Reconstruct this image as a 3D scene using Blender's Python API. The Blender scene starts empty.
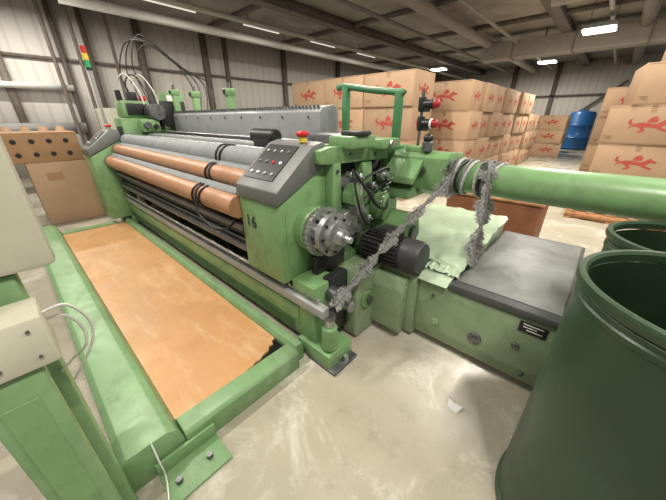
import bpy, bmesh, math, random
from mathutils import Vector, Matrix
random.seed(7)
D=bpy.data
COL=bpy.context.scene.collection

# ------------------------------------------------------------ materials
def mat(name,col,rough=0.5,metal=0.0,var=0.12,scale=6.0,spec=0.5,bump=0.0,rnd=0.0,emit=0.0,dirt=0.0,dirtcol=(0.05,0.045,0.035),dscale=2.3,stretch=None):
    m=D.materials.new(name); m.use_nodes=True
    nt=m.node_tree; b=nt.nodes['Principled BSDF']
    b.inputs['Roughness'].default_value=rough; b.inputs['Metallic'].default_value=metal
    b.inputs['Specular IOR Level'].default_value=spec
    tc=nt.nodes.new('ShaderNodeTexCoord')
    n=nt.nodes.new('ShaderNodeTexNoise'); n.inputs['Scale'].default_value=scale; n.inputs['Detail'].default_value=5
    nt.links.new(tc.outputs['Object'],n.inputs['Vector'])
    r=nt.nodes.new('ShaderNodeValToRGB')
    r.color_ramp.elements[0].position=0.3; r.color_ramp.elements[1].position=0.7
    r.color_ramp.elements[0].color=tuple(c*(1-var) for c in col)+(1,)
    r.color_ramp.elements[1].color=tuple(min(1,c*(1+var)) for c in col)+(1,)
    nt.links.new(n.outputs['Fac'],r.inputs['Fac'])
    out=r.outputs['Color']
    if dirt>0:
        n2=nt.nodes.new('ShaderNodeTexNoise'); n2.inputs['Scale'].default_value=dscale; n2.inputs['Detail'].default_value=10
        n2.inputs['Roughness'].default_value=0.75; n2.inputs['Distortion'].default_value=0.3
        nt.links.new(tc.outputs['Object'],n2.inputs['Vector'])
        r2=nt.nodes.new('ShaderNodeValToRGB'); r2.color_ramp.elements[0].position=0.48; r2.color_ramp.elements[1].position=0.68
        r2.color_ramp.elements[0].color=(0,0,0,1); r2.color_ramp.elements[1].color=(dirt,dirt,dirt,1)
        nt.links.new(n2.outputs['Fac'],r2.inputs['Fac'])
        mx=nt.nodes.new('ShaderNodeMixRGB'); mx.inputs['Color2'].default_value=tuple(dirtcol)+(1,)
        nt.links.new(r2.outputs['Color'],mx.inputs['Fac']); nt.links.new(out,mx.inputs['Color1']); out=mx.outputs['Color']
        if metal==0:
            mr=nt.nodes.new('ShaderNodeMapRange'); mr.inputs['From Min'].default_value=0.4; mr.inputs['From Max'].default_value=0.7
            mr.inputs['To Min'].default_value=max(0.05,rough-0.08); mr.inputs['To Max'].default_value=min(1,rough+0.2)
            nt.links.new(n2.outputs['Fac'],mr.inputs['Value']); nt.links.new(mr.outputs['Result'],b.inputs['Roughness'])
    if stretch:
        mp=nt.nodes.new('ShaderNodeMapping'); mp.inputs['Scale'].default_value=stretch[0]
        n3=nt.nodes.new('ShaderNodeTexNoise'); n3.inputs['Scale'].default_value=1.0; n3.inputs['Detail'].default_value=10; n3.inputs['Roughness'].default_value=0.75
        nt.links.new(tc.outputs['Object'],mp.inputs[0]); nt.links.new(mp.outputs[0],n3.inputs['Vector'])
        r3=nt.nodes.new('ShaderNodeValToRGB'); r3.color_ramp.elements[0].position=0.5; r3.color_ramp.elements[1].position=0.66
        r3.color_ramp.elements[0].color=(0,0,0,1); r3.color_ramp.elements[1].color=(.7,.7,.7,1)
        nt.links.new(n3.outputs['Fac'],r3.inputs['Fac'])
        mx=nt.nodes.new('ShaderNodeMixRGB'); mx.inputs['Color2'].default_value=tuple(stretch[1])+(1,)
        nt.links.new(r3.outputs['Color'],mx.inputs['Fac']); nt.links.new(out,mx.inputs['Color1']); out=mx.outputs['Color']
    if rnd>0:
        oi=nt.nodes.new('ShaderNodeObjectInfo'); mr=nt.nodes.new('ShaderNodeMapRange')
        mr.inputs['To Min'].default_value=1-rnd; mr.inputs['To Max'].default_value=1+rnd
        nt.links.new(oi.outputs['Random'],mr.inputs['Value'])
        hs=nt.nodes.new('ShaderNodeHueSaturation'); nt.links.new(mr.outputs['Result'],hs.inputs['Value'])
        nt.links.new(out,hs.inputs['Color']); out=hs.outputs['Color']
    nt.links.new(out,b.inputs['Base Color'])
    if bump>0:
        bp=nt.nodes.new('ShaderNodeBump'); bp.inputs['Strength'].default_value=bump; bp.inputs['Distance'].default_value=0.01
        nt.links.new(n.outputs['Fac'],bp.inputs['Height']); nt.links.new(bp.outputs['Normal'],b.inputs['Normal'])
    if emit>0:
        b.inputs['Emission Color'].default_value=tuple(col)+(1,); b.inputs['Emission Strength'].default_value=emit
    return m
GREEN=mat('loom_green',(0.18,0.325,0.14),0.36,var=0.07,dirt=0.6,dirtcol=(0.08,0.12,0.06),dscale=3.4)
GREEN2=mat('frame_green',(0.175,0.31,0.14),0.42,var=0.10,dirt=0.55,dirtcol=(0.11,0.16,0.09),dscale=4,stretch=((6,1.2,6),(0.24,0.34,0.20)))
BASEG=mat('casing_green',(0.25,0.335,0.20),0.28,var=0.08,dirt=0.55,dirtcol=(0.12,0.16,0.09),dscale=3)
PALEG=mat('oily_pale_green',(0.46,0.56,0.41),0.18,var=0.15,scale=4,dirt=0.5,dirtcol=(0.29,0.40,0.25),dscale=4,bump=0.6)
PORT=mat('bracket_green',(0.05,0.18,0.075),0.4)
DRUM=mat('drum_green',(0.028,0.056,0.028),0.40,var=0.15,scale=3,dirt=0.4,dirtcol=(0.05,0.08,0.045))
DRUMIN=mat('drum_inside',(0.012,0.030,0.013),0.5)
GREY=mat('panel_grey',(0.12,0.125,0.12),0.45,var=0.08)
LGREY=mat('light_grey',(0.32,0.33,0.32),0.4,var=0.1,dirt=.3,dirtcol=(.16,.16,.15),dscale=5)
BEAMG=mat('long_beam_grey',(0.27,0.285,0.29),0.38,var=0.1,dirt=.4,dirtcol=(.15,.16,.16),dscale=4)
PLATE=mat('plate_grey',(0.18,0.19,0.18),0.48,var=0.15,dirt=0.5,dirtcol=(0.10,0.11,0.10))
PLATED=mat('plate_edge_dark',(0.065,0.07,0.07),0.5,var=0.15)
BLACK=mat('black',(0.012,0.012,0.013),0.4)
DARK=mat('dark_machinery',(0.022,0.023,0.024),0.5,var=0.4,scale=20)
MOTOR=mat('motor_black',(0.035,0.035,0.037),0.5,var=0.3,scale=12)
STEEL=mat('steel',(0.50,0.51,0.52),0.3,metal=0.9,var=0.2,scale=15)
STEELD=mat('steel_dark',(0.17,0.175,0.18),0.38,metal=0.8,var=0.35,scale=15)
CLUTCH=mat('cast_steel',(0.36,0.37,0.37),0.35,metal=0.75,var=0.3,scale=18)
ROLL=mat('orange_roller',(0.38,0.19,0.10),0.42,var=0.15,scale=3,dirt=0.45,dirtcol=(0.22,0.12,0.07),stretch=((5,1,5),(0.48,0.27,0.15)))
CLOTH=mat('grey_cloth',(0.20,0.215,0.22),0.7,var=0.12,scale=12,bump=0.15)
BOARD=mat('orange_board',(0.50,0.265,0.105),0.48,var=0.10,scale=2.5,dirt=0.35,dirtcol=(0.38,0.19,0.08),dscale=2.2,stretch=((5.5,1.4,4),(0.60,0.40,0.22)))
BEIGE=mat('beige_housing',(0.50,0.49,0.39),0.5,var=0.06,dirt=0.25,dirtcol=(0.36,0.35,0.28))
WHITE=mat('white',(0.75,0.75,0.72),0.5,var=0.04)
RED=mat('red',(0.50,0.02,0.02),0.35)
REDD=mat('dark_red',(0.33,0.015,0.02),0.4)
YEL=mat('yellow',(0.7,0.5,0.05),0.4)
SGRN=mat('signal_green',(0.02,0.35,0.12),0.3)
LRED=mat('logo_red',(0.42,0.07,0.05),0.7,var=0.05)
CARD=mat('cardboard',(0.42,0.28,0.175),0.85,var=0.07,scale=3,rnd=0.14)
CARDD=mat('cardboard_edge',(0.20,0.12,0.07),0.9)
CARDB=mat('cardboard_dark',(0.32,0.19,0.10),0.85,var=0.1)
TAPE=mat('packing_tape',(0.36,0.24,0.15),0.35)
OBOX=mat('rust_orange_box',(0.22,0.08,0.035),0.6,var=0.2)
PALLET=mat('pallet_wood',(0.42,0.20,0.09),0.8,var=0.25,scale=12)
BLUE=mat('blue_plastic',(0.015,0.10,0.28),0.35)
FLUFF=mat('grey_selvedge',(0.40,0.40,0.39),0.95,var=0.4,scale=60)
FLUFFD=mat('dark_selvedge',(0.17,0.17,0.165),0.95,var=0.4,scale=60)
WIRE=mat('cable_white',(0.6,0.6,0.56),0.5)
DUCT=mat('duct_grey',(0.40,0.38,0.35),0.6,var=0.1)
DUCTD=mat('duct_dark_grey',(0.24,0.225,0.205),0.6,var=0.1)  # darker grey for duct bands and some of the ceiling pipes
BEAM=mat('ceiling_beam',(0.17,0.155,0.14),0.7,var=0.2)
LAMP=mat('lamp_glow',(1.0,0.96,0.88),0.5,var=0.0,emit=0.6)
LAMPB=mat('bay_lamp_glow',(1.0,0.96,0.86),0.5,var=0.0,emit=10)
PIPE=mat('pipe_brown',(0.15,0.125,0.105),0.6,var=0.2)

def wallmat():
    m=D.materials.new('wall_panel'); m.use_nodes=True; nt=m.node_tree; b=nt.nodes['Principled BSDF']
    tc=nt.nodes.new('ShaderNodeTexCoord'); w=nt.nodes.new('ShaderNodeTexWave'); w.inputs['Scale'].default_value=0.9
    sx=nt.nodes.new('ShaderNodeSeparateXYZ'); nt.links.new(tc.outputs['Object'],sx.inputs[0])
    ad=nt.nodes.new('ShaderNodeMath'); ad.operation='ADD'; nt.links.new(sx.outputs[0],ad.inputs[0]); nt.links.new(sx.outputs[1],ad.inputs[1])
    cb=nt.nodes.new('ShaderNodeCombineXYZ'); nt.links.new(ad.outputs[0],cb.inputs[0]); nt.links.new(cb.outputs[0],w.inputs['Vector'])
    r=nt.nodes.new('ShaderNodeValToRGB'); r.color_ramp.elements[0].position=0.0; r.color_ramp.elements[1].position=0.2
    r.color_ramp.elements[0].color=(0.60,0.57,0.53,1); r.color_ramp.elements[1].color=(0.69,0.66,0.61,1)
    nt.links.new(w.outputs['Fac'],r.inputs['Fac']); nt.links.new(r.outputs['Color'],b.inputs['Base Color'])
    b.inputs['Roughness'].default_value=0.8
    return m
WALL=wallmat()
CEIL=mat('ceiling_grey',(0.42,0.39,0.35),0.8,var=0.25,scale=1.2)
def floormat():
    m=D.materials.new('concrete_floor'); m.use_nodes=True; nt=m.node_tree; b=nt.nodes['Principled BSDF']
    tc=nt.nodes.new('ShaderNodeTexCoord')
    def noise(s,d,ro=0.6,dist=0.0):
        n=nt.nodes.new('ShaderNodeTexNoise'); n.inputs['Scale'].default_value=s; n.inputs['Detail'].default_value=d; n.inputs['Roughness'].default_value=ro
        n.inputs['Distortion'].default_value=dist
        nt.links.new(tc.outputs['Object'],n.inputs['Vector']); return n
    def ramp(n,p0,c0,p1,c1):
        r=nt.nodes.new('ShaderNodeValToRGB'); e=r.color_ramp.elements
        e[0].position=p0;e[1].position=p1;e[0].color=c0;e[1].color=c1
        nt.links.new(n.outputs['Fac'],r.inputs['Fac']); return r
    a=ramp(noise(1.1,8),0.3,(0.39,0.355,0.27,1),0.7,(0.53,0.49,0.39,1))
    f=ramp(noise(2.2,12,0.75,0.6),0.52,(0,0,0,1),0.64,(0.9,0.9,0.9,1))
    g=ramp(noise(4.0,8,0.75,0.3),0.55,(0,0,0,1),0.72,(0.6,0.6,0.6,1))
    m1=nt.nodes.new('ShaderNodeMixRGB'); m1.inputs['Color2'].default_value=(0.68,0.65,0.56,1)
    nt.links.new(f.outputs['Color'],m1.inputs['Fac']); nt.links.new(a.outputs['Color'],m1.inputs['Color1'])
    m2=nt.nodes.new('ShaderNodeMixRGB'); m2.inputs['Color2'].default_value=(0.24,0.215,0.155,1)
    nt.links.new(g.outputs['Color'],m2.inputs['Fac']); nt.links.new(m1.outputs['Color'],m2.inputs['Color1'])
    nt.links.new(m2.outputs['Color'],b.inputs['Base Color'])
    rr=ramp(noise(1.7,4),0.3,(0.18,0.18,0.18,1),0.7,(0.48,0.48,0.48,1)); nt.links.new(rr.outputs['Color'],b.inputs['Roughness'])
    return m
FLOOR=floormat()

# ------------------------------------------------------------ mesh builder
WL={}
class MB:
    def __init__(s): s.v=[];s.f=[];s.fm=[];s.sharp=set();s.mats=[]
    def mi(s,m):
        if m not in s.mats: s.mats.append(m)
        return s.mats.index(m)
    def add(s,bm,m,smooth=True,ang=40):
        bm.normal_update()
        base=len(s.v); bm.verts.index_update()
        for v in bm.verts: s.v.append(tuple(v.co))
        k=s.mi(m)
        for f in bm.faces:
            s.f.append([base+v.index for v in f.verts]); s.fm.append(k)
        for e in bm.edges:
            if len(e.link_faces)!=2 or e.calc_face_angle(0)>math.radians(ang):
                s.sharp.add(tuple(sorted((base+e.verts[0].index,base+e.verts[1].index))))
        bm.free(); return s
    def box(s,x0,x1,y0,y1,z0,z1,m,bev=0.0,rot=None):
        bm=bmesh.new(); bmesh.ops.create_cube(bm,size=1)
        bmesh.ops.scale(bm,vec=(abs(x1-x0),abs(y1-y0),abs(z1-z0)),verts=bm.verts)
        if bev>0: bmesh.ops.bevel(bm,geom=bm.edges[:],offset=bev,segments=2,affect='EDGES',profile=0.5)
        if rot: bmesh.ops.rotate(bm,cent=(0,0,0),matrix=Matrix.Rotation(rot[0],3,rot[1]),verts=bm.verts)
        bmesh.ops.translate(bm,vec=((x0+x1)/2,(y0+y1)/2,(z0+z1)/2),verts=bm.verts)
        return s.add(bm,m,ang=30)
    def prism(s,poly,axis,a0,a1,m,bev=0.0):
        bm=bmesh.new()
        def P(p,a):
            if axis=='Y': return (p[0],a,p[1])
            if axis=='X': return (a,p[0],p[1])
            return (p[0],p[1],a)
        v0=[bm.verts.new(P(p,a0)) for p in poly]; v1=[bm.verts.new(P(p,a1)) for p in poly]
        n=len(poly); bm.faces.new(v0); bm.faces.new(v1[::-1])
        for i in range(n): bm.faces.new((v0[i],v1[i],v1[(i+1)%n],v0[(i+1)%n]))
        bmesh.ops.recalc_face_normals(bm,faces=bm.faces[:])
        if bev>0: bmesh.ops.bevel(bm,geom=bm.edges[:],offset=bev,segments=2,affect='EDGES',profile=0.5)
        return s.add(bm,m,ang=30)
    def lathe(s,p0,axis,prof,m,seg=28):
        ax=Vector(axis).normalized(); q=ax.to_track_quat('Z','Y').to_matrix(); p0=Vector(p0)
        bm=bmesh.new(); rings=[]
        for r,h in prof:
            if r<1e-6: rings.append([bm.verts.new(p0+ax*h)])
            else: rings.append([bm.verts.new(p0+q@Vector((r*math.cos(2*math.pi*i/seg),r*math.sin(2*math.pi*i/seg),h))) for i in range(seg)])
        for a,b in zip(rings,rings[1:]):
            for i in range(seg):
                j=(i+1)%seg
                if len(a)==1 and len(b)==1: continue
                if len(a)==1: bm.faces.new((a[0],b[i],b[j]))
                elif len(b)==1: bm.faces.new((a[i],b[0],a[j]))
                else: bm.faces.new((a[i],b[i],b[j],a[j]))
        bmesh.ops.recalc_face_normals(bm,faces=bm.faces[:])
        return s.add(bm,m)
    def ball(s,c,r,m,seg=18):
        pr=[(r*math.sin(math.pi*i/10),-r*math.cos(math.pi*i/10)) for i in range(11)]; pr[0]=(0,-r); pr[-1]=(0,r)
        return s.lathe(c,(0,0,1),pr,m,seg)
    def cyl(s,p0,p1,r,m,seg=20,bev=0.0,r2=None):
        p0=Vector(p0);p1=Vector(p1);L=(p1-p0).length; r2=r if r2 is None else r2
        if bev>0: pr=[(0,0),(r-bev,0),(r,bev),(r2,L-bev),(r2-bev,L),(0,L)]
        else: pr=[(0,0),(r,0),(r2,L),(0,L)]
        return s.lathe(p0,p1-p0,pr,m,seg)
    def sweep(s,pts,r,m,seg=8,sub=6,closed=False):
        P=[Vector(p) for p in pts]
        Q=[]
        n=len(P)
        for i in range(n-1 if not closed else n):
            p0=P[max(i-1,0)] if not closed else P[i-1]; p1=P[i]; p2=P[(i+1)%n]; p3=P[min(i+2,n-1)] if not closed else P[(i+2)%n]
            for k in range(sub):
                t=k/sub
                Q.append(0.5*((2*p1)+(-p0+p2)*t+(2*p0-5*p1+4*p2-p3)*t*t+(-p0+3*p1-3*p2+p3)*t**3))
        if not closed: Q.append(P[-1])
        bm=bmesh.new(); rings=[]; N=len(Q); up=Vector((0.13,0.21,0.97))
        for i,q in enumerate(Q):
            a=Q[(i+1)%N] if (closed or i<N-1) else Q[i]; b=Q[i-1] if (closed or i>0) else Q[i]
            d=(a-b)
            if d.length<1e-9: d=Vector((0,0,1))
            d.normalize(); u=d.cross(up)
            if u.length<0.05: u=d.cross(Vector((1,0,0)))
            u.normalize(); w=d.cross(u)
            rings.append([bm.verts.new(q+(u*math.cos(2*math.pi*k/seg)+w*math.sin(2*math.pi*k/seg))*r) for k in range(seg)])
        M=N if closed else N-1
        for i in range(M):
            A=rings[i];B=rings[(i+1)%N]
            for k in range(seg): bm.faces.new((A[k],A[(k+1)%seg],B[(k+1)%seg],B[k]))
        if not closed:
            bm.faces.new(rings[0][::-1]); bm.faces.new(rings[-1])
        bmesh.ops.recalc_face_normals(bm,faces=bm.faces[:])
        return s.add(bm,m,ang=60)
    def torus(s,c,axis,R,r,m,seg=28,rs=8):
        ax=Vector(axis).normalized(); q=ax.to_track_quat('Z','Y').to_matrix(); c=Vector(c)
        bm=bmesh.new(); rings=[]
        for i in range(seg):
            a=2*math.pi*i/seg
            rings.append([bm.verts.new(c+q@Vector(((R+r*math.cos(b))*math.cos(a),(R+r*math.cos(b))*math.sin(a),r*math.sin(b)))) for b in [2*math.pi*k/rs for k in range(rs)]])
        for i in range(seg):
            A=rings[i];B=rings[(i+1)%seg]
            for k in range(rs): bm.faces.new((A[k],B[k],B[(k+1)%rs],A[(k+1)%rs]))
        bmesh.ops.recalc_face_normals(bm,faces=bm.faces[:])
        return s.add(bm,m,ang=70)
    def quad(s,pts,m):
        base=len(s.v); s.v+= [tuple(p) for p in pts]; s.f.append(list(range(base,base+len(pts)))); s.fm.append(s.mi(m)); return s
    def mesh(s,name,origin):
        me=D.meshes.new(name)
        o=Vector(origin)
        me.from_pydata([tuple(Vector(v)-o) for v in s.v],[],s.f)
        for m in s.mats: me.materials.append(m)
        for p,k in zip(me.polygons,s.fm): p.material_index=k; p.use_smooth=True
        for e in me.edges:
            if tuple(sorted(e.vertices)) in s.sharp: e.use_edge_sharp=True
        me.update(); return me
    def obj(s,name,parent=None,label=None,cat=None,kind=None,group=None,origin=None):
        if origin is None:
            xs=[v[0] for v in s.v];ys=[v[1] for v in s.v];zs=[v[2] for v in s.v]
            origin=((min(xs)+max(xs))/2,(min(ys)+max(ys))/2,min(zs) if parent is None else (min(zs)+max(zs))/2)
        o=D.objects.new(name,s.mesh(name,origin)); COL.objects.link(o)
        fin(o,parent,Vector(origin),label,cat,kind,group); return o
def fin(o,parent,w,label=None,cat=None,kind=None,group=None):
    WL[o.name]=Vector(w)
    if parent is not None:
        o.parent=parent; o.location=Vector(w)-WL[parent.name]
    else: o.location=w
    if label: o['label']=label
    if cat: o['category']=cat
    if kind: o['kind']=kind
    if group: o['group']=group
def root(name,loc,label,cat,group=None):
    e=D.objects.new(name,None); e.empty_display_size=0.1; COL.objects.link(e); fin(e,None,Vector(loc),label,cat,None,group); return e
def text_mesh(name,txt,size,loc,xa,ya,m,parent,ext=0.001):
    c=D.curves.new('txt','FONT'); c.body=txt; c.size=size; c.extrude=ext; c.align_x='CENTER'; c.align_y='CENTER'; c.offset=size*0.03; c.space_character=1.15
    t=D.objects.new('txt',c); COL.objects.link(t); dg=bpy.context.evaluated_depsgraph_get(); dg.update()
    me=D.meshes.new_from_object(t.evaluated_get(dg)); D.objects.remove(t)
    xa=Vector(xa);ya=Vector(ya);za=xa.cross(ya)
    R=Matrix((xa,ya,za)).transposed().to_4x4(); me.transform(R); me.materials.clear(); me.materials.append(m)
    o=D.objects.new(name,me); COL.objects.link(o); fin(o,parent,Vector(loc)); return o

# ------------------------------------------------------------ room
def struct(mb,name): return mb.obj(name,kind='structure')
struct(MB().box(-4,25.2,-8,13.2,-0.2,0,FLOOR),'floor')
struct(MB().box(-4,25.2,-8,13.2,4.8,5.0,CEIL),'ceiling')
struct(MB().box(-4,25.2,13.0,13.2,0,4.8,WALL),'wall_left')
struct(MB().box(25.0,25.2,-8,13.0,0,4.8,WALL),'wall_back')
n=1
def trim(mb):
    global n
    mb.obj('trim_%d'%n,kind='structure'); n+=1
for y in (-3,2.3,8.2):
    trim(MB().box(-4,25,y-0.1,y+0.1,4.52,4.8,BEAM).box(-4,25,y-0.17,y+0.17,4.5,4.53,BEAM))
for x in (3,6.5,10,13.5,17,21):
    trim(MB().box(x-0.05,x+0.05,-8,13,4.66,4.8,BEAM))
for x in (0.6,2.0,2.7,4.2,6.5,7.4,10.5,14.5,19):
    w=0.05 if x in (2.0,2.7,7.4) else 0.09
    trim(MB().box(x-w,x+w,12.8,13,0,4.8,PIPE))
trim(MB().box(-4,25,12.9,13,3.2,3.28,PIPE))
for y in (6,3.6,-2,-5): trim(MB().box(24.8,25,y-0.12,y+0.12,0,4.8,PIPE))
for a,b in (((24.8,3.5,0.6),(24.8,0.2,3.6)),((24.8,-2,0.6),(24.8,0.8,3.2))):
    trim(MB().cyl(a,b,0.07,PIPE))
trim(MB().box(24.8,25,-8,13,2.9,3.0,PIPE))
trim(MB().box(-4,2,12.7,13,1.2,1.5,LGREY))
trim(MB().box(-4,2,12.7,13,2.4,2.55,WHITE))
for y,z,r,m in ((9.3,4.35,.05,DUCT),(9.5,4.35,.03,WIRE),(6.2,4.4,.06,DUCTD),(5.0,4.5,.16,DUCT),(3.9,4.42,.05,DUCT),(1.0,4.42,.06,DUCT),(0.2,4.5,.18,DUCTD),(-.8,4.4,.05,DUCT)):
    trim(MB().cyl((-4,y,z),(25,y,z),r,m,14))
for a,b in (((1.75,12.6,0),(1.75,12.6,4.8)),((2.35,12.5,0),(2.35,12.5,4.8)),((3.3,12.6,0),(3.3,12.6,4.8))):
    trim(MB().cyl(a,b,0.05,PIPE,12))

d=root('ventilation_duct',(15.6,0,4.0),'large grey ventilation duct hung under the ceiling','duct')
b=MB().box(15.2,16.0,-7,5.2,3.90,4.5,DUCT,0.03)
for y in range(-6,6,2): b.box(15.17,16.03,y-0.03,y+0.03,3.87,4.53,DUCTD)
b.obj('duct_body',d)
for y in (-5,-1,3): MB().box(15.55,15.6,y,y+0.04,4.5,4.8,BEAM).obj('hanger',d)
d=root('ventilation_duct',(10.6,0,4.2),'long pale grey ventilation duct hung under the ceiling','duct')
b=MB().cyl((10.6,-7,4.42),(10.6,2.1,4.42),.2,DUCT,24)
for y in range(-6,2,2): b.cyl((10.6,y,4.42),(10.6,y+.05,4.42),.215,DUCTD,24)
b.obj('duct_body',d)
for y in (-5,-1,1): MB().box(10.59,10.61,y,y+0.03,4.6,4.8,BEAM).obj('hanger',d)
c=root('cable_tray',(11,10.8,4.3),'long white lighting rail hanging along the wall side','rail')
MB().box(2,22,10.80,11.1,4.22,4.40,WHITE).obj('rail_body',c)
for x in range(3,22,3): MB().box(x,x+0.02,10.96,10.98,4.40,4.8,BEAM).obj('hanger',c)

def fixture(x,y,z,power,L=1.5,first=[None]):
    grp='fluorescent ceiling lights'; lab='long white fluorescent batten lamp hanging under the ceiling'
    r=root('ceiling_lamp',(x,y,z),lab,'lamp',grp)
    if first[0] is None:
        h=MB().box(x-L/2,x+L/2,y-0.06,y+0.06,z+0.03,z+0.09,LGREY,0.01).box(x-L/2+.2,x-L/2+.22,y-.01,y+.01,z+.09,4.8,BEAM).box(x+L/2-.22,x+L/2-.2,y-.01,y+.01,z+.09,4.8,BEAM).obj('lamp_housing',r)
        t=MB().cyl((x-L/2+.03,y,z+0.005),(x+L/2-.03,y,z+0.005),0.02,LAMP,12).obj('lamp_tube',r)
        first[0]=(h,t)
    else:
        for s in first[0]:
            o=s.copy(); COL.objects.link(o); o.parent=r; WL[o.name]=WL[r.name]+o.location
    if power>0:
        l=D.lights.new('lamp_light','AREA'); l.shape='RECTANGLE'; l.size=L; l.size_y=0.05; l.energy=power; l.color=(1.0,0.94,0.84)
        lo=D.objects.new('lamp_light',l); COL.objects.link(lo); lo.parent=r; lo.location=(0,0,-0.03)
for i in range(4): fixture(4.2+i*3.0,9.9,4.4,40)
for x,y in ((0.0,-1.0),(0.0,3.0),(3.6,-1.4),(3.6,3.4),(0.2,7.0),(6.2,0.6),(0.5,11)): fixture(x,y,4.4,160)
def bay(x,y,z,power):
    r=root('ceiling_lamp',(x,y,z),'bright rectangular high-bay lamp under the ceiling','lamp')
    MB().box(x-.3,x+.3,y-.4,y+.4,z+.03,z+.14,LGREY,.02).box(x-.01,x+.01,y-.3,y-.28,z+.14,4.8,BEAM).box(x-.01,x+.01,y+.28,y+.3,z+.14,4.8,BEAM).obj('lamp_housing',r)
    MB().box(x-.29,x+.29,y-.38,y+.38,z-.03,z+.03,LAMPB,.02).obj('lamp_diffuser',r)
    l=D.lights.new('lamp_light','AREA'); l.shape='RECTANGLE'; l.size=.5; l.size_y=.7; l.energy=power; l.color=(1.0,0.94,0.84)
    lo=D.objects.new('lamp_light',l); COL.objects.link(lo); lo.parent=r; lo.location=(0,0,-0.04)
bay(13.0,1.18,4.0,300); bay(20.5,3.6,4.3,240); bay(19,8.8,4.3,260)

# ------------------------------------------------------------ cartons
ANIMAL=[(-.50,-.10),(-.46,-.02),(-.38,.05),(-.28,.09),(-.16,.10),(-.04,.085),(.08,.06),(.15,.08),(.22,.14),(.30,.20),(.33,.15),(.40,.13),(.47,.09),(.44,.05),(.34,.06),(.28,.02),(.24,-.03),(.31,-.07),(.41,-.10),(.38,-.15),(.26,-.12),(.14,-.06),(.05,-.04),(-.04,-.03),(-.14,-.04),(-.08,-.12),(-.13,-.17),(-.23,-.19),(-.25,-.15),(-.18,-.12),(-.22,-.06),(-.30,-.01),(-.40,-.02)]
ANI2=[(-.10,.11),(-.08,.19),(-.02,.25),(.10,.29),(.06,.23),(.15,.22),(.10,.17),(.16,.14),(.06,.10)]
ANI3=[(-.46,.02),(-.52,.09),(-.50,.18),(-.42,.23),(-.45,.17),(-.44,.11),(-.38,.07)]
def carton_mesh(w,dp,h,name='carton'):
    mb=MB().box(-dp/2,dp/2,-w/2,w/2,0,h,CARD,0.006)
    e=0.0015
    mb.quad([(-dp/2,-.004,h+e),(dp/2,-.004,h+e),(dp/2,.004,h+e),(-dp/2,.004,h+e)],CARDD)
    mb.box(-dp/2-e,dp/2+e,-.035,.035,h-.0005,h+e*.8,TAPE)
    for sx in (-1,1):
        x=sx*(dp/2+e); mb.quad([(x,-.03,h-.10),(x,.03,h-.10),(x,.03,h),(x,-.03,h)],TAPE)
        for zz in (0.012,h-0.02): mb.quad([(x,-w/2+.01,zz),(x,w/2-.01,zz),(x,w/2-.01,zz+.006),(x,-w/2+.01,zz+.006)],CARDD)
    S=min(w*0.5,h*0.95)
    for P in (ANIMAL,ANI2,ANI3):
        mb.quad([(-dp/2-e*1.5,-x*S-w*0.03,h*0.48+z*S) for x,z in P],LRED)
        mb.quad([(x*S*.8,-w/2-e*1.5,h*0.48+z*S*.8) for x,z in P],LRED)
    for k in range(3):
        y0=w*0.36; zz=h*0.2-k*.02
        mb.quad([(-dp/2-e*1.5,y0,zz),(-dp/2-e*1.5,y0+.10-.02*k,zz),(-dp/2-e*1.5,y0+.10-.02*k,zz+.007),(-dp/2-e*1.5,y0,zz+.007)],CARDD)
    return mb.mesh(name,(0,0,0))
def put(me,x,y,z,rz,label,group):
    o=D.objects.new('carton',me); COL.objects.link(o); o.location=(x,y,z); o.rotation_euler=(0,0,rz)
    o['label']=label; o['category']='cardboard box'; o['group']=group; WL[o.name]=Vector((x,y,z)); return o
LAB='large brown cardboard carton with red emblem in a tall stack'
cm=carton_mesh(1.14,0.82,0.605)
for i in range(3):
    for k in range(4):
        put(cm,5.4+0.41+random.uniform(0,.06),2.92+0.585+i*1.17,k*0.608,random.uniform(-.012,.012),LAB,'cartons stacked behind the loom')
cmb=carton_mesh(1.14,0.82,0.585)
for i in range(10):
    for k in range(4):
        if i>6 and k==3: continue
        put(cmb,6.9+0.42+i*0.86,2.98+random.uniform(-.07,.06),k*0.588,random.uniform(-.012,.012),LAB,'cartons in the long row')
for i in range(3):
    for k in range(3):
        put(cmb,17.5+i*1.4,2.2+0.3*i,k*0.588,0.1*random.uniform(-1,1),'brown cardboard carton with red emblem near the end wall','cartons near the end wall')
cm2=carton_mesh(0.98,0.9,0.545)
def pallet(x,y,w,dp,label):
    mb=MB()
    for i in range(5): mb.box(x-dp/2,x+dp/2,y-w/2+i*(w-.12)/4,y-w/2+i*(w-.12)/4+.12,.12,.145,PALLET)
    for i in range(3): mb.box(x-dp/2+i*(dp-.1)/2,x-dp/2+i*(dp-.1)/2+.1,y-w/2,y+w/2,.022,.12,PALLET)
    for i in range(3): mb.box(x-dp/2,x+dp/2,y-w/2+i*(w-.1)/2,y-w/2+i*(w-.1)/2+.1,0,.022,PALLET)
    mb.obj('pallet',None,label,'pallet')
pallet(7.0,-0.36,1.2,1.15,'orange wooden pallet carrying stacked cartons')
pallet(7.0,-1.6,1.2,1.15,'orange wooden pallet carrying stacked cartons')
LABR='brown cardboard carton with red emblem stacked on a pallet'
for j in range(2):
    for k in range(3):
        put(cm2,7.05+random.uniform(-.03,.03),-0.38-j*1.2+random.uniform(-.05,.05),.147+k*0.548,random.uniform(-.04,.04),LABR,'cartons on the pallets')
put(cm2,7.10,-0.52,.147+3*0.548,0.12,'brown carton with red emblem set askew on top of the stack','cartons on the pallets')
put(cm2,7.10,-1.66,.147+3*0.548,-0.05,LABR,'cartons on the pallets')
cm3=carton_mesh(0.55,0.5,0.36,'small_carton')
put(cm3,7.2,-0.55,.147+4*0.548,0.2,'small brown carton on top of the pallet stack','cartons on the pallets')
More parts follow.
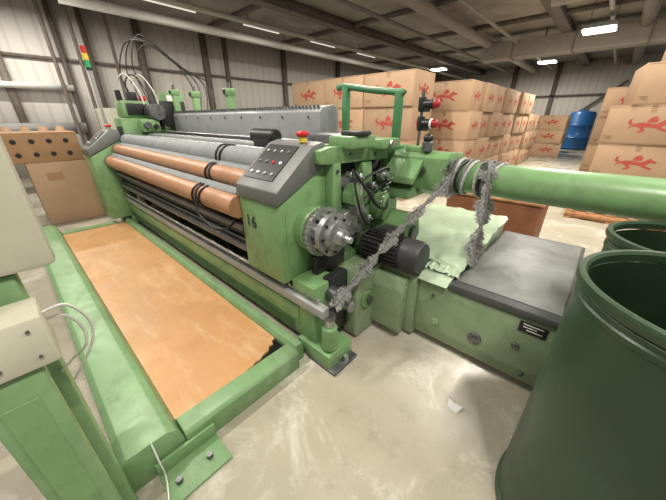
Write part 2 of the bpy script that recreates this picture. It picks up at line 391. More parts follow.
for k in range(4):
    put(cm2,9.2,-0.15,k*0.548,random.uniform(-.03,.03),'brown cardboard carton with red emblem in a stack further back','cartons in the back stack')

cr=root('storage_crate',(4.1,0.9,0),'rust-orange open crate standing behind the loom','crate')
b=MB()
b.box(3.8,3.84,.35,1.4,.05,.72,OBOX,.005).box(4.5,4.54,.35,1.4,.05,.72,OBOX,.005).box(3.84,4.5,.35,.39,.05,.72,OBOX,.005).box(3.84,4.5,1.36,1.4,.05,.72,OBOX,.005).box(3.84,4.5,.39,1.36,.05,.09,OBOX)
b.obj('crate_body',cr)
MB().box(3.77,4.57,.32,1.43,.72,.75,PALLET,.008).obj('rim',cr)
for x in (3.85,4.45):
    for y in (.42,1.3): MB().box(x-.04,x+.04,y-.04,y+.04,0,.05,BLACK).obj('foot',cr)

b=MB().box(.12,.95,6.45,7.25,0,.98,CARD,.01)
b.quad([(.3,6.448,.7),(.5,6.448,.7),(.5,6.448,.82),(.3,6.448,.82)],CARDB)
b.obj('cardboard_box',None,'big plain brown cardboard box beside the loom end','cardboard box')
t=root('cone_tray',(.45,6.8,.98),'brown cardboard tray with rows of holes on a box','tray')
MB().box(-.05,.85,6.5,7.2,.982,1.42,CARDB,.01).obj('tray_body',t)
for i in range(4):
    for k in range(2): MB().cyl((.09+i*.20,6.495,1.1+k*.19),(.09+i*.20,6.502,1.1+k*.19),.035,BLACK,14).obj('hole',t)
for i in range(4): MB().cyl((.08+i*.21,6.85,1.42),(.08+i*.21,6.85,1.50),.07,CARD,16,r2=.04).obj('yarn_cone',t)

w=root('workbench',(0.2,10.4,0),'grey steel workbench standing near the wall','workbench')
MB().box(-1.2,1.8,10.0,10.8,.86,.92,LGREY,.01).obj('bench_top',w)
for x in (-1.1,1.7):
    for y in (10.08,10.72): MB().box(x-.03,x+.03,y-.03,y+.03,0,.86,GREY).obj('leg',w)
b=MB().box(-1.1,-.1,10.2,10.7,.92,1.5,WHITE,.02).box(-1.0,-.2,10.19,10.2,1.0,1.4,GREY); b.obj('machine_box',None,'white electrical cabinet box standing on the bench','cabinet')
b=MB().box(.4,1.4,10.2,10.7,.92,1.25,LGREY,.02).box(.5,1.3,10.25,10.65,1.25,1.3,GREY,.01); b.obj('tool_chest',None,'light grey tool chest on the bench','tool chest')
b=MB().box(2.2,3.6,11.2,11.9,0,1.9,BEIGE,.02).box(2.88,2.92,11.19,11.2,.05,1.85,GREY).box(2.7,2.74,11.17,11.2,.9,1.1,STEEL).box(3.05,3.09,11.17,11.2,.9,1.1,STEEL); b.obj('steel_cabinet',None,'beige two-door steel cabinet by the wall','cabinet')

b=MB().lathe((22.6,1.55,0),(0,0,1),[(0,0),(.52,0),(.6,.06),(.6,.6),(.63,.64),(.6,.68),(.6,1.25),(.63,1.29),(.6,1.33),(.6,1.85),(.52,1.98),(.2,2.02),(.2,2.08),(0,2.08)],BLUE,32)
b.obj('blue_tank',None,'tall blue plastic tank with ribs by the end wall','tank')

# ------------------------------------------------------------ drums
def drum(x,y,h,R,label):
    r=root('fibre_drum',(x,y,0),label,'drum','green drums')
    prof=[(0,0.012),(R-.02,0.012),(R-.005,0),(R+.006,.01),(R+.006,.035),(R-.004,.045),(R-.004,h*.5),(R-.004,h-.09),(R+.001,h-.085),(R+.001,h-.07),(R-.004,h-.065),(R-.004,h-.05)]
    MB().lathe((x,y,0),(0,0,1),prof+[(R-.012,h-.05),(R-.012,.04),(0,.04)],DRUM,64).obj('drum_shell',r)
    MB().lathe((x,y,0),(0,0,1),[(R-.012,h-.04),(R+.002,h-.04),(R+.009,h-.032),(R+.012,h-.018),(R+.009,h-.004),(R+.002,h),(R-.008,h-.002),(R-.016,h-.012),(R-.014,h-.04)],DRUM,64).obj('rim_band',r)
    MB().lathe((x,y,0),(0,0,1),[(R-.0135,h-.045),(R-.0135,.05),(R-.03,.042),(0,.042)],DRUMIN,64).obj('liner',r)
drum(1.186,-.40,1.16,.35,'dark green open-top drum standing next to the machine casing')
drum(1.885,-.42,1.12,.30,'dark green open-top drum behind another drum')

# ------------------------------------------------------------ platform
pf=root('operator_platform',(.45,3.3,0),'green steel step platform with worn orange board','platform')
MB().prism([(-.10,0),(-.10,.20),(-.07,.225),(.10,.225),(.135,.20),(.165,.10),(.165,0)],'Y',1.18,5.55,GREEN2,.004).obj('side_beam',pf)
MB().prism([(.93,0),(.93,.11),(.95,.15),(1.00,.15),(1.015,.13),(1.015,0)],'Y',1.22,5.38,GREEN2,.004).obj('side_beam',pf)
MB().prism([(1.17,0),(1.17,.13),(1.19,.15),(1.29,.15),(1.33,.10),(1.33,0)],'X',.166,.929,GREEN2,.004).obj('cross_beam',pf)
MB().prism([(5.38,0),(5.38,.12),(5.50,.12),(5.50,0)],'X',.166,.84,GREEN2,.004).obj('cross_beam',pf)
board=[(.166,1.331),(.60,1.331),(.63,1.34),(.66,1.337),(.69,1.355),(.74,1.352),(.76,1.37),(.82,1.378),(.85,1.41),(.88,1.405),(.895,1.44),(.929,1.45),(.929,5.379),(.166,5.379)]
MB().prism(board,'Z',.085,.10,BOARD).obj('floor_board',pf,'worn orange plywood board with a torn corner')
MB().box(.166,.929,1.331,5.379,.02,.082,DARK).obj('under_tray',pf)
b=MB().box(.01,.30,.98,1.165,0,.018,GREEN2,.004).box(.01,.30,1.15,1.168,.018,.10,GREEN2,.003).cyl((.22,1.06,.018),(.22,1.06,.045),.016,STEELD,6).cyl((.07,1.06,.018),(.07,1.06,.045),.016,STEELD,6)
b.obj('foot_bracket',pf)

# ------------------------------------------------------------ adjacent machine stand
st=root('machine_control_stand',(-.2,1.1,0),'green steel upright carrying beige control housings','control stand')
MB().box(-.235,-.11,.90,.96,0.0,1.03,GREEN2,.008).box(-.21,-.14,.896,.900,.2,.95,GREEN).obj('front_flange',st)
MB().box(-.19,-.09,1.06,1.172,0.0,1.228,GREEN2,.010).box(-.20,-.12,.96,1.06,.02,.08,GREEN2).box(-.20,-.12,.96,1.06,.90,.98,GREEN2).obj('upright',st)
MB().box(-.75,-.068,.885,1.015,1.035,1.175,BEIGE,.010).obj('junction_box',st)
for x,z in ((-.17,1.07),(-.10,1.07),(-.10,1.145)): MB().cyl((x,.886,z),(x,.880,z),.004,STEELD,8).obj('screw',st)
MB().box(-.75,0.0,1.04,1.75,1.23,2.0,BEIGE,.02).obj('housing',st)
b=MB().cyl((-.42,.97,1.205),(-.14,.97,1.205),.028,DARK,16,bev=.006)
for i in range(6): b.cyl((-.38+i*.035,.97,1.205),(-.37+i*.035,.97,1.205),.031,STEELD,16)
b.obj('motor',st)
MB().sweep([(-.07,.97,1.12),(-.03,.97,1.11),(-.01,.99,1.04),(-.02,1.0,.98),(-.06,1.05,.92),(-.10,1.065,.88)],.004,WIRE).obj('cable',st)
MB().sweep([(-.07,.95,1.15),(-.02,.95,1.15),(0.01,.98,1.06),(-.01,1.0,.97),(-.08,1.055,.84)],.004,WIRE).obj('cable',st)
MB().sweep([(.03,1.16,.26),(.03,1.12,.17),(.03,1.1,.06),(.0,1.0,.03),(-.05,.88,.008),(-.1,.8,.008)],.004,WIRE).obj('cable',st)

# ------------------------------------------------------------ LOOM
lm=root('weaving_loom',(1.6,3.4,0),'long green industrial weaving loom with orange cloth rollers','weaving machine')

def control_unit(y0,y1,x0,dz,near):
    g=MB().prism([(x0,.57+dz),(x0,1.11),(x0+.42,1.32),(x0+.42,.57+dz)],'Y',y0,y1,GREEN,.008)
    g.box(x0+.05,x0+.37,y0-.004,y0+.002,.62+dz,1.05,GREEN,.001)
    g.cyl((x0+.33,y0-.003,.9),(x0+.33,y0-.015,.9),.012,STEEL,10)
    u=g.obj('control_box',lm)
    h=MB().prism([(x0-.012,1.115),(x0-.012,1.20),(x0+.03,1.235),(x0+.30,1.45),(x0+.385,1.47),(x0+.425,1.44),(x0+.43,1.33)],'Y',y0-.012,y1+.01,GREY,.008).obj('control_panel',u)
    s0=Vector((x0+.03,0,1.235)); s1=Vector((x0+.30,0,1.45)); dv=(s1-s0); nrm=Vector((-dv.z,0,dv.x)).normalized()
    def at(t,y,o=0.0): q=s0+dv*t+nrm*o; return Vector((q.x,y,q.z))
    f=MB()
    A=[at(.06,y0+.10,.002),at(.06,y1-.03,.002),at(.94,y1-.03,.002),at(.94,y0+.10,.002)]
    B=[p+nrm*.004 for p in A]
    f.quad(B[::-1],BLACK)
    for i in range(4): f.quad([A[i],A[(i+1)%4],B[(i+1)%4],B[i]],BLACK)
    f.obj('keypad_plate',h)
    cols=[LGREY,WHITE,GREY,LGREY,RED,LGREY,WHITE,GREY]
    for i in range(4):
        for j in range(3):
            y=y0+.145+i*(y1-y0-.22)/3.0; t=.2+j*.28
            m=cols[(i*3+j)%8]
            MB().cyl(at(t,y,.004),at(t,y,.014),.012,m,12,bev=.003).obj('button',h)
    ye=y0+.13
    MB().cyl((x0+.34,ye,1.462),(x0+.34,ye,1.495),.026,YEL if near else STEEL,14).cyl((x0+.34,ye,1.495),(x0+.34,ye,1.53),.044,RED,20,bev=.012).obj('emergency_stop',h)
    return u
cu=control_unit(1.37,1.81,1.0,0,True)
text_mesh('number_marking','16',.115,(.9985,1.69,.95),(0,-1,0),(0,0,1),BLACK,cu)
cf=control_unit(5.42,5.90,.78,-.40,False)

def roller(x,z,r,y0,y1,m,lab=None):
    b=MB().lathe((x,y0,z),(0,1,0),[(0,0),(r-.006,0),(r,.006),(r,y1-y0-.03),(r*.45,y1-y0-.03),(r*.45,y1-y0),(0,y1-y0)],m,36)
    o=b.obj('cloth_roller',lm,lab)
    MB().lathe((x,y1-.047,z),(0,1,0),[(r*.5,0),(r+.004,0),(r+.004,.024),(r*.5,.024)],STEELD,28).obj('end_collar',o)
    return o
r1=roller(1.0,1.03,.085,1.822,5.40,ROLL,lab='orange-brown tube roller')
r2=roller(1.125,1.19,.075,1.822,5.40,ROLL,lab='orange-brown tube roller')
r3=roller(1.28,1.30,.10,1.822,5.40,CLOTH,lab='thick roller wound with smooth grey cloth')
for y,a in ((2.28,.25),(2.33,-.1),(2.40,.12)): MB().torus((1.0,y,1.03),(0,1,a),.091,.010,BLACK).obj('strap',r1)
for y,a in ((2.32,-.2),(2.39,.1)): MB().torus((1.125,y,1.19),(0,1,a),.081,.010,BLACK).obj('strap',r2)
for y,a in ((2.36,.1),(2.42,-.1)): MB().torus((1.28,y,1.30),(0,1,a),.106,.010,BLACK).obj('strap',r3)
MB().prism([(.99,1.118),(1.04,1.155),(1.09,1.10),(1.05,1.085)],'Y',1.85,5.3,CLOTH,.005).obj('folded_cloth',lm,'grey cloth lying between the rollers')
MB().prism([(1.12,1.267),(1.18,1.29),(1.20,1.25),(1.16,1.25)],'Y',1.85,5.3,CLOTH,.005).obj('folded_cloth',lm,'grey cloth lying between the rollers')
MB().sweep([(.905,2.3,1.02),(.88,2.27,.93),(.90,2.12,.84),(.96,2.0,.83),(1.02,1.95,.9)],.009,BLACK).obj('hanging_strap',lm)
MB().prism([(1.16,1.15),(1.19,1.13),(1.22,.75),(1.20,.75)],'Y',1.9,5.38,CLOTH).obj('woven_fabric',lm)
MB().prism([(1.03,.43),(1.03,.49),(1.045,.50),(1.09,.50),(1.09,.43)],'Y',1.03,5.45,LGREY,.003).obj('lower_rail',lm,'grey steel rail with lint')
for x,z,r,m in ((1.03,.86,.030,STEELD),(1.12,.78,.05,DARK),(1.05,.68,.035,STEELD),(1.16,.60,.05,DARK),(1.02,.57,.012,STEEL),(1.15,.93,.03,DARK)):
    MB().cyl((x,1.82,z),(x,5.42,z),r,m,18).obj('rod',lm)
MB().box(1.06,1.10,1.82,5.42,.70,.74,STEELD,.004).obj('guide_bar',lm)
MB().box(1.05,1.13,1.3,5.42,.26,.40,GREEN,.01).obj('base_beam',lm)
MB().box(1.10,1.2,1.35,5.42,.08,.2,GREEN,.01).obj('base_beam',lm)
MB().box(1.30,1.36,1.42,5.42,.15,1.16,DARK).obj('inner_panel',lm)
for y in (2.35,3.5,4.7):
    MB().prism([(1.06,.80),(1.09,.90),(1.3,1.10),(1.3,.5),(1.14,.45)],'Y',y,y+.03,DARK,.004).obj('support_bracket',lm)

MB().box(1.36,2.0,1.86,5.42,1.02,1.20,DARK).obj('machine_bed',lm)
for x0,x1,z1,m in ((1.44,1.52,1.27,STEELD),(1.56,1.62,1.40,BEAMG),(1.70,1.78,1.32,STEELD)):
    MB().box(x0,x1,1.86,5.42,1.20,z1,m,.008).obj('sley_bar',lm)
for i in range(3):
    MB().cyl((1.48+.14*i,1.86,1.37+.03*i),(1.48+.14*i,5.42,1.37+.03*i),.014,STEEL,10).obj('guide_rod',lm)
b=MB().cyl((1.42,1.88,1.48),(1.42,2.18,1.48),.055,BLACK,20,bev=.012).box(1.36,1.49,1.92,2.12,1.40,1.46,BLACK,.01); b.obj('cover_motor',lm)
b=MB().prism([(1.98,1.36),(1.96,1.40),(1.96,1.66),(1.99,1.70),(2.14,1.72),(2.20,1.70),(2.22,1.36)],'Y',1.95,5.25,BEAMG,.006)
for i in range(66):
    y=1.98+i*.0495
    b.box(1.965,1.985,y,y+.02,1.69,1.715,STEELD)
b.obj('heald_beam',lm,'long plain grey beam with fine teeth')
MB().box(1.945,1.965,1.95,5.25,1.33,1.41,STEELD,.003).obj('front_strip',lm)
for i in range(9):
    y=2.1+i*.38; MB().cyl((1.958,y,1.62),(1.950,y,1.62),.012,STEELD,8).obj('bolt',lm)
for y,h in ((3.55,.12),(4.5,.14),(5.2,.2)):
    MB().box(2.0,2.09,y,y+.07,1.3,1.80+h,GREEN,.01).box(1.98,2.11,y-.01,y+.08,1.74+h,1.82+h,GREEN,.012).box(1.97,1.98,y+.01,y+.06,1.76+h,1.80+h,BLACK).cyl((2.04,y+.03,1.82+h),(2.04,y+.03,1.88+h),.02,STEELD,12).obj('harness_post',lm)
MB().lathe((2.75,1.7,.85),(0,1,0),[(0,0),(.06,0),(.06,.05),(.38,.05),(.38,.08),(.24,.08),(.24,3.5),(.38,3.5),(.38,3.53),(0,3.53)],STEELD,32).obj('warp_beam',lm)
MB().box(2.25,2.35,1.5,5.3,1.10,1.25,GREEN,.01).obj('rear_beam',lm)
MB().box(2.35,2.5,1.5,5.3,.2,.4,GREEN,.01).obj('rear_beam',lm)

def side_frame(y0,y1,name='side_frame'):
    b=MB()
    b.prism([(1.30,1.34),(1.30,1.42),(1.40,1.44),(2.42,1.40),(2.46,1.36),(2.44,1.30),(1.38,1.33)],'Y',y0,y1,GREEN,.008)
    b.prism([(1.42,.40),(1.42,1.34),(1.50,1.34),(1.52,.95),(1.58,.72),(1.72,.60),(1.72,.40)],'Y',y0,y1,GREEN,.008)
    b.prism([(1.74,.45),(1.80,.98),(1.74,1.31),(1.86,1.31),(1.92,.95),(1.86,.45)],'Y',y0,y1,GREEN,.008)
    b.prism([(2.05,.60),(2.02,1.05),(2.10,1.31),(2.40,1.31),(2.44,1.08),(2.30,.95),(2.30,.60)],'Y',y0,y1,GREEN,.008)
    b.prism([(1.50,.92),(1.54,1.0),(2.06,1.12),(2.06,1.0)],'Y',y0+.02,y1-.01,GREEN,.006)
    b.box(1.42,2.6,y0,y1,.22,.46,GREEN,.01)
    b.box(1.3,1.5,y0-.02,y1+.02,0,.30,GREEN,.01); b.box(2.3,2.6,y0-.02,y1+.02,0,.30,GREEN,.01)
    return b.obj(name,lm)
side_frame(1.30,1.38)
side_frame(5.45,5.52)
MB().box(1.44,2.4,1.385,1.44,.46,1.33,DARK).obj('inner_cover',lm)
MB().box(1.5,1.78,1.22,1.42,1.42,1.50,GREEN,.015).box(1.56,1.7,1.20,1.36,1.50,1.53,DARK,.01).obj('top_fitting',lm)
MB().box(1.84,2.08,1.2,1.42,1.40,1.47,GREEN,.012).cyl((1.95,1.18,1.43),(1.95,1.25,1.43),.03,STEEL,12).obj('top_fitting',lm)
MB().box(1.46,1.6,1.46,1.8,1.22,1.44,GREEN,.02).obj('top_fitting',lm)
MB().box(1.65,1.9,1.46,1.8,1.25,1.50,STEELD,.02).obj('top_fitting',lm)
for x,z,r,m in ((1.62,1.12,.07,CLUTCH),(1.66,1.22,.03,STEEL),(1.97,1.20,.05,CLUTCH),(2.0,.82,.06,DARK),(1.62,.85,.09,STEELD),(2.2,1.0,.045,STEEL),(1.56,1.25,.022,STEEL),(1.83,1.13,.035,STEELD),(1.80,.88,.03,STEEL)):
    MB().cyl((x,1.24,z),(x,1.30,z),r,m,20,bev=.006).cyl((x,1.22,z),(x,1.24,z),r*.4,STEEL,10).obj('shaft_bearing',lm)
MB().sweep([(1.56,1.235,1.16),(1.62,1.235,1.19),(1.78,1.235,1.23),(1.97,1.235,1.255),(2.02,1.235,1.20),(1.97,1.235,1.148),(1.8,1.235,1.09),(1.64,1.235,1.045),(1.56,1.235,1.08)],.010,BLACK,6,6,True).obj('drive_belt',lm)
MB().prism([(1.50,1.06),(1.50,1.13),(1.56,1.20),(1.60,1.02)],'Y',1.18,1.29,GREEN,.01).obj('rocker_bracket',lm)
MB().prism([(1.86,.86),(1.84,1.06),(1.92,1.08),(1.98,.90)],'Y',1.16,1.29,GREEN,.01).obj('rocker_bracket',lm)
MB().prism([(1.88,.58),(1.90,.84),(2.0,.92),(2.12,.90),(2.2,.58)],'Y',.98,1.29,GREEN,.015).obj('bearing_housing',lm)
MB().cyl((2.02,.98,.76),(2.02,.95,.76),.06,STEELD,20,bev=.005).obj('housing_cap',lm)
MB().box(2.02,2.3,1.05,1.29,1.02,1.10,GREEN,.01).obj('shelf_casting',lm)
MB().box(1.51,1.60,1.16,1.24,.98,1.05,GREY,.008).obj('sensor_box',lm)
hx=[(1.75+.016*math.cos(a*.9)+a*.004,1.17+.016*math.sin(a*.9),.98+.0045*a) for a in range(0,56)]
MB().sweep(hx,.0045,STEEL,5,2).obj('tension_spring',lm)
for x,z in ((1.46,.62),(1.46,1.28),(2.34,1.2),(2.15,1.35),(1.9,1.36),(1.6,1.38)):
    MB().cyl((x,1.302,z),(x,1.288,z),.014,STEELD,6).obj('bolt',lm)
MB().cyl((1.75,1.23,.86),(1.63,1.23,1.1),.012,STEEL,10).obj('linkage',lm)
MB().sweep([(1.55,1.22,1.28),(1.60,1.14,1.15),(1.72,1.13,1.02),(1.86,1.14,.98),(1.95,1.2,1.1)],.012,BLACK,8).obj('grease_hose',lm)
MB().sweep([(1.50,1.2,1.30),(1.48,1.13,1.1),(1.55,1.12,.95),(1.68,1.14,.88)],.009,BLACK,8).obj('grease_hose',lm)
b=MB().prism([(2.12,1.10),(2.10,1.34),(2.16,1.38),(2.44,1.36),(2.46,1.10),(2.3,1.02)],'Y',.82,1.3,GREEN,.012)
b.prism([(1.98,1.15),(1.98,1.2),(2.12,1.34),(2.12,1.28)],'Y',1.0,1.28,GREEN,.006)
b.cyl((2.12,1.0,1.24),(2.09,1.0,1.24),.03,STEELD,14).cyl((2.12,1.18,1.24),(2.09,1.18,1.24),.03,STEELD,14)
b.obj('rear_bracket',lm)
g=MB()
g.cyl((1.26,1.37,.92),(1.26,1.29,.92),.155,GREEN,32,bev=.01)
g.lathe((1.26,1.29,.92),(0,-1,0),[(0,0),(.14,0),(.14,.03),(.162,.035),(.162,.065),(.12,.072),(.12,.105),(.142,.112),(.142,.15),(.105,.158),(.095,.185),(.06,.19),(.05,.24),(0,.24)],CLUTCH,40)
gm=g.obj('drive_clutch',lm,'large silver-grey stepped clutch unit')
for i in range(28):
    a=2*math.pi*i/28; MB().cyl((1.26+.160*math.cos(a),1.258,.92+.160*math.sin(a)),(1.26+.160*math.cos(a),1.222,.92+.160*math.sin(a)),.010,CLUTCH,6).obj('gear_tooth',gm)
for i in range(14):
    a=2*math.pi*i/14; MB().cyl((1.26+.128*math.cos(a),1.218,.92+.128*math.sin(a)),(1.26+.128*math.cos(a),1.18,.92+.128*math.sin(a)),.013,BLACK if i%2 else STEEL,8).obj('clutch_pin',gm)
for i in range(8):
    a=2*math.pi*i/8; MB().cyl((1.26+.118*math.cos(a),1.142,.92+.118*math.sin(a)),(1.26+.118*math.cos(a),1.125,.92+.118*math.sin(a)),.011,BLACK,6).obj('bolt',gm)
MB().cyl((1.26,1.05,.92),(1.26,1.0,.92),.022,STEEL,16,bev=.003).obj('shaft_end',gm)
g=MB().lathe((1.49,1.32,.90),(0,-1,0),[(0,0),(.11,0),(.11,.03),(.095,.035),(.095,.055),(.11,.06),(.11,.10),(.095,.11),(.05,.11),(.05,.15),(0,.15)],CLUTCH,32)
for i in range(28):
    a=2*math.pi*i/28; g.cyl((1.49+.11*math.cos(a),1.29,.90+.11*math.sin(a)),(1.49+.11*math.cos(a),1.22,.90+.11*math.sin(a)),.008,STEEL,6)
g.obj('gear_wheel',lm)
MB().torus((1.37,1.27,.68),(0,1,0),.09,.018,BLACK).box(1.2,1.5,1.25,1.3,.60,.74,DARK,.01).obj('chain_guard',lm)
m=MB().cyl((1.745,1.24,.70),(1.745,.76,.70),.105,MOTOR,32,bev=.01)
for i in range(24):
    a=2*math.pi*i/24; cx=1.745+.112*math.cos(a); cz=.70+.112*math.sin(a)
    m.box(cx-.012,cx+.012,.90,1.20,cz-.0025,cz+.0025,MOTOR,rot=(-a,'Y'))
bm_=m.obj('electric_motor',lm,'black finned electric motor')
MB().lathe((1.745,.88,.70),(0,-1,0),[(.10,0),(.122,0),(.125,.02),(.125,.11),(.11,.14),(.03,.15),(0,.15)],MOTOR,32).obj('fan_cowl',bm_)
MB().box(1.69,1.81,.96,1.10,.80,.87,MOTOR,.01).obj('terminal_box',bm_)
bc=MB().prism([(1.80,.05),(1.765,.08),(1.74,.18),(1.74,.53),(1.76,.55),(3.08,.55),(3.08,.05)],'Y',-.10,.74,BASEG,.012).obj('base_casing',lm)
gh=MB().prism([(1.76,.02),(1.73,.05),(1.715,.20),(1.715,.52),(1.74,.565),(3.08,.565),(3.08,.02)],'Y',.741,1.05,BASEG,.014)
gh.obj('gear_housing',lm)
gh=MB().prism([(1.42,.02),(1.40,.08),(1.40,.44),(1.46,.56),(1.62,.585),(3.08,.585),(3.08,.02)],'Y',1.051,1.29,BASEG,.014).cyl((1.53,1.052,.34),(1.53,1.03,.34),.075,GREEN,24,bev=.006).cyl((1.53,1.03,.34),(1.53,1.01,.34),.03,STEELD,12)
gh.prism([(1.64,.06),(1.60,.12),(1.60,.46),(1.66,.54),(1.714,.54),(1.714,.06)],'Y',.80,1.06,BASEG,.012)
gh.obj('gear_housing',lm)
MB().box(1.86,3.0,.0,1.2,0,.08,BLACK).obj('plinth',bc)
MB().box(1.725,3.10,-.105,.52,.552,.60,PLATED,.008).box(1.80,3.06,-.08,.50,.60,.606,PLATE,.002).obj('top_plate',bc,'grey steel cover plate')
MB().prism([(1.885,.562),(1.90,.62),(2.05,.665),(2.6,.72),(3.05,.74),(3.05,.562)],'Y',.53,1.28,PALEG,.008).obj('oil_tray',bc,'pale green oily cover')
MB().prism([(1.70,.567),(1.76,.60),(1.884,.618),(1.884,.567)],'Y',.53,.74,PALEG,.006).obj('tray_lip',bc,'pale green oily cover')
cmv=MB(); NX,NY=26,22
def top(x):
    P=[(1.76,.604),(1.90,.625),(2.05,.670),(2.6,.725),(3.03,.745)]
    for (a,za),(b_,zb) in zip(P,P[1:]):
        if x<=b_: return za+(zb-za)*(x-a)/(b_-a)
    return .745
for i in range(NX):
    for j in range(NY):
        x=1.80+i*(1.20/(NX-1)); y=.50+j*((.24 if x<1.9 else .72)/(NY-1))
        cmv.v.append((x+random.uniform(-.01,.01),y+random.uniform(-.01,.01),top(x)+.006+abs(random.gauss(0,.011))))
k=cmv.mi(PALEG)
for i in range(NX-1):
    for j in range(NY-1):
        a=i*NY+j; cmv.f.append([a,a+NY,a+NY+1,a+1]); cmv.fm.append(k)
cmv.obj('crumpled_cover',bc,'crumpled pale green plastic film')
def disc(y,z,r,m): MB().cyl((1.742,y,z),(1.728,y,z),r,m,20,bev=.003).cyl((1.73,y,z),(1.722,y,z),r*.5,m,6).obj('plug',bc)
disc(.575,.245,.028,BASEG); disc(.30,.26,.042,STEELD); disc(.075,.335,.022,STEELD); disc(.62,.46,.012,STEELD); disc(.0,.15,.015,STEELD)
npz=MB().box(1.734,1.739,-.05,.09,.455,.525,BLACK,.002).obj('name_plate',bc,'small black rating plate')
for i,(y0,y1) in enumerate(((-.03,.07),(-.0,.07),(-.03,.05))): MB().box(1.7325,1.7345,y0,y1,.508-i*.018,.514-i*.018,WHITE).obj('printed_line',npz)
m=MB().prism([(1.06,.14),(1.06,.60),(1.30,.60),(1.30,.14)],'Y',1.14,1.36,GREEN,.01).box(1.03,1.28,.93,1.2,0,.03,STEELD,.006).box(1.03,1.28,.98,1.3,.03,.14,GREEN,.01)
m.cyl((1.18,.955,.03),(1.18,.955,.07),.02,STEEL,8)
m.obj('leg',lm)
MB().cyl((1.10,1.04,.15),(1.10,1.04,.34),.055,GREEN,24,bev=.01).cyl((1.10,1.04,.34),(1.10,1.04,.40),.035,STEEL,20).cyl((1.10,1.04,.40),(1.10,1.04,.43),.045,STEELD,6).obj('oil_cylinder',lm)
MB().cyl((1.22,1.06,.5),(1.22,1.2,.5),.06,STEELD,20,bev=.006).obj('tension_pulley',lm)
MB().cyl((1.32,1.02,.38),(1.32,1.2,.38),.045,STEEL,16,bev=.005).box(1.2,1.395,1.13,1.2,.14,.62,DARK,.01).obj('tension_pulley',lm)
for x,y in ((1.15,5.5),(2.45,5.5)): MB().box(x-.1,x+.1,5.42,5.62,0,.18,GREEN,.01).obj('leg',lm)
MB().box(.87,1.2,5.57,5.85,.14,.2,GREEN,.01).box(.95,1.15,5.6,5.8,0,.14,GREEN).obj('leg',lm)

tb=MB().lathe((2.30,.80,1.20),(0,-1,0),[(0,0),(.115,0),(.115,3.6),(0,3.6)],GREEN,48).obj('cross_tube',lm,'large round green steel tube')
MB().box(2.2,2.4,-2.9,-2.7,0,1.15,GREEN,.01).obj('tube_stand',lm)
MB().lathe((2.30,.84,1.20),(0,-1,0),[(.10,0),(.135,0),(.135,.05),(.118,.05)],STEELD,36).obj('tube_collar',lm)
cr_=MB()
for i in range(5): cr_.torus((2.28,.79-.024*i,1.20+.008*(i%2)),(0.08*(i%3),1,0.05*i),.124,.011,[FLUFFD,FLUFF,BLACK][i%3])
cr_.obj('coiled_wire',lm)
cr_=MB()
for i in range(4): cr_.torus((2.28+.01*i,.60-.024*i,1.20),(0.22,1,.1*i),.125,.010,[FLUFF,BLACK,FLUFFD][i%3])
cr_.obj('coiled_wire',lm)

pb=MB().box(2.17,2.22,1.82,1.88,1.28,1.86,PORT,.006).box(2.17,2.22,1.28,1.34,1.36,1.80,PORT,.006)
pb.sweep([(2.195,1.95,1.855),(2.195,1.85,1.86),(2.195,1.58,1.82),(2.195,1.31,1.79),(2.195,1.27,1.78)],.026,PORT,10)
pb.box(2.15,2.24,1.25,1.9,1.36,1.40,PORT,.006)
pb.obj('portal_bracket',lm,'dark green tubular bracket')
for i,(x,y,z) in enumerate(((2.2,1.03,1.70),(2.19,1.02,1.57))):
    f=MB().cyl((x,y+.0,z),(x,y+.07,z),.032,BLACK,20,bev=.006).box(x-.02,x+.02,y+.02,y+.1,z-.05,z-.02,BLACK,.004).box(x-.03,x+.03,y+.06,y+.10,z-.04,z+.05,BLACK,.006).obj('yarn_feeder',lm)
    MB().ball((x,y-.025,z),.033,REDD).obj('feeder_knob',f)
    MB().cyl((x,y-.012,z),(x,y+.004,z),.036,WHITE if i else BLACK,20,bev=.003).obj('feeder_ring',f)
MB().cyl((2.22,1.12,1.36),(2.22,1.12,1.80),.012,STEELD,10).box(2.14,2.30,1.02,1.18,1.36,1.41,GREEN,.008).obj('feeder_stand',lm)
MB().ball((2.14,1.0,1.47),.035,BLACK).cyl((2.14,1.0,1.38),(2.14,1.0,1.45),.04,STEELD,20,bev=.006).obj('grease_pot',lm)

MB().box(1.30,1.90,5.52,5.95,.3,1.62,GREEN,.02).box(1.36,1.75,5.55,5.9,1.62,1.86,GREEN,.03).box(1.29,1.30,5.58,5.86,1.2,1.5,DARK,.004).box(1.42,1.7,5.53,5.55,1.66,1.82,BLACK,.004).obj('drive_head',lm)
hb=MB().box(1.8,2.2,5.3,5.6,1.5,1.86,DARK,.02).cyl((1.75,5.25,1.7),(1.75,5.5,1.7),.12,STEELD,20,bev=.01).box(2.0,2.3,5.55,5.9,1.3,2.0,GREEN,.02).box(2.02,2.12,5.50,5.56,1.6,1.95,WHITE,.01); hb.obj('shedding_unit',lm)
MB().box(1.5,1.75,5.28,5.44,1.42,1.60,GREEN,.015).cyl((1.56,5.28,1.52),(1.56,5.2,1.52),.05,STEELD,18,bev=.006).cyl((1.68,5.28,1.5),(1.68,5.22,1.5),.035,BLACK,16,bev=.005).obj('gear_head',lm)
MB().cyl((1.40,5.7,1.86),(1.40,5.7,2.0),.04,BLACK,16,bev=.006).box(1.5,1.62,5.6,5.75,1.86,1.98,DARK,.01).box(1.66,1.74,5.62,5.7,1.86,1.93,RED,.006).obj('head_fittings',lm)
for i in range(4):
    x0=1.62+.10*i
    MB().sweep([(x0,5.75,1.84),(x0-.05,5.95,2.25+.07*i),(x0+.1,5.8,2.66+.06*(i%3)),(x0+.35,5.3,2.55-.08*i),(x0+.55,4.9,2.1),(x0+.48,4.75,1.72)],.009,BLACK,7).obj('hose',lm)
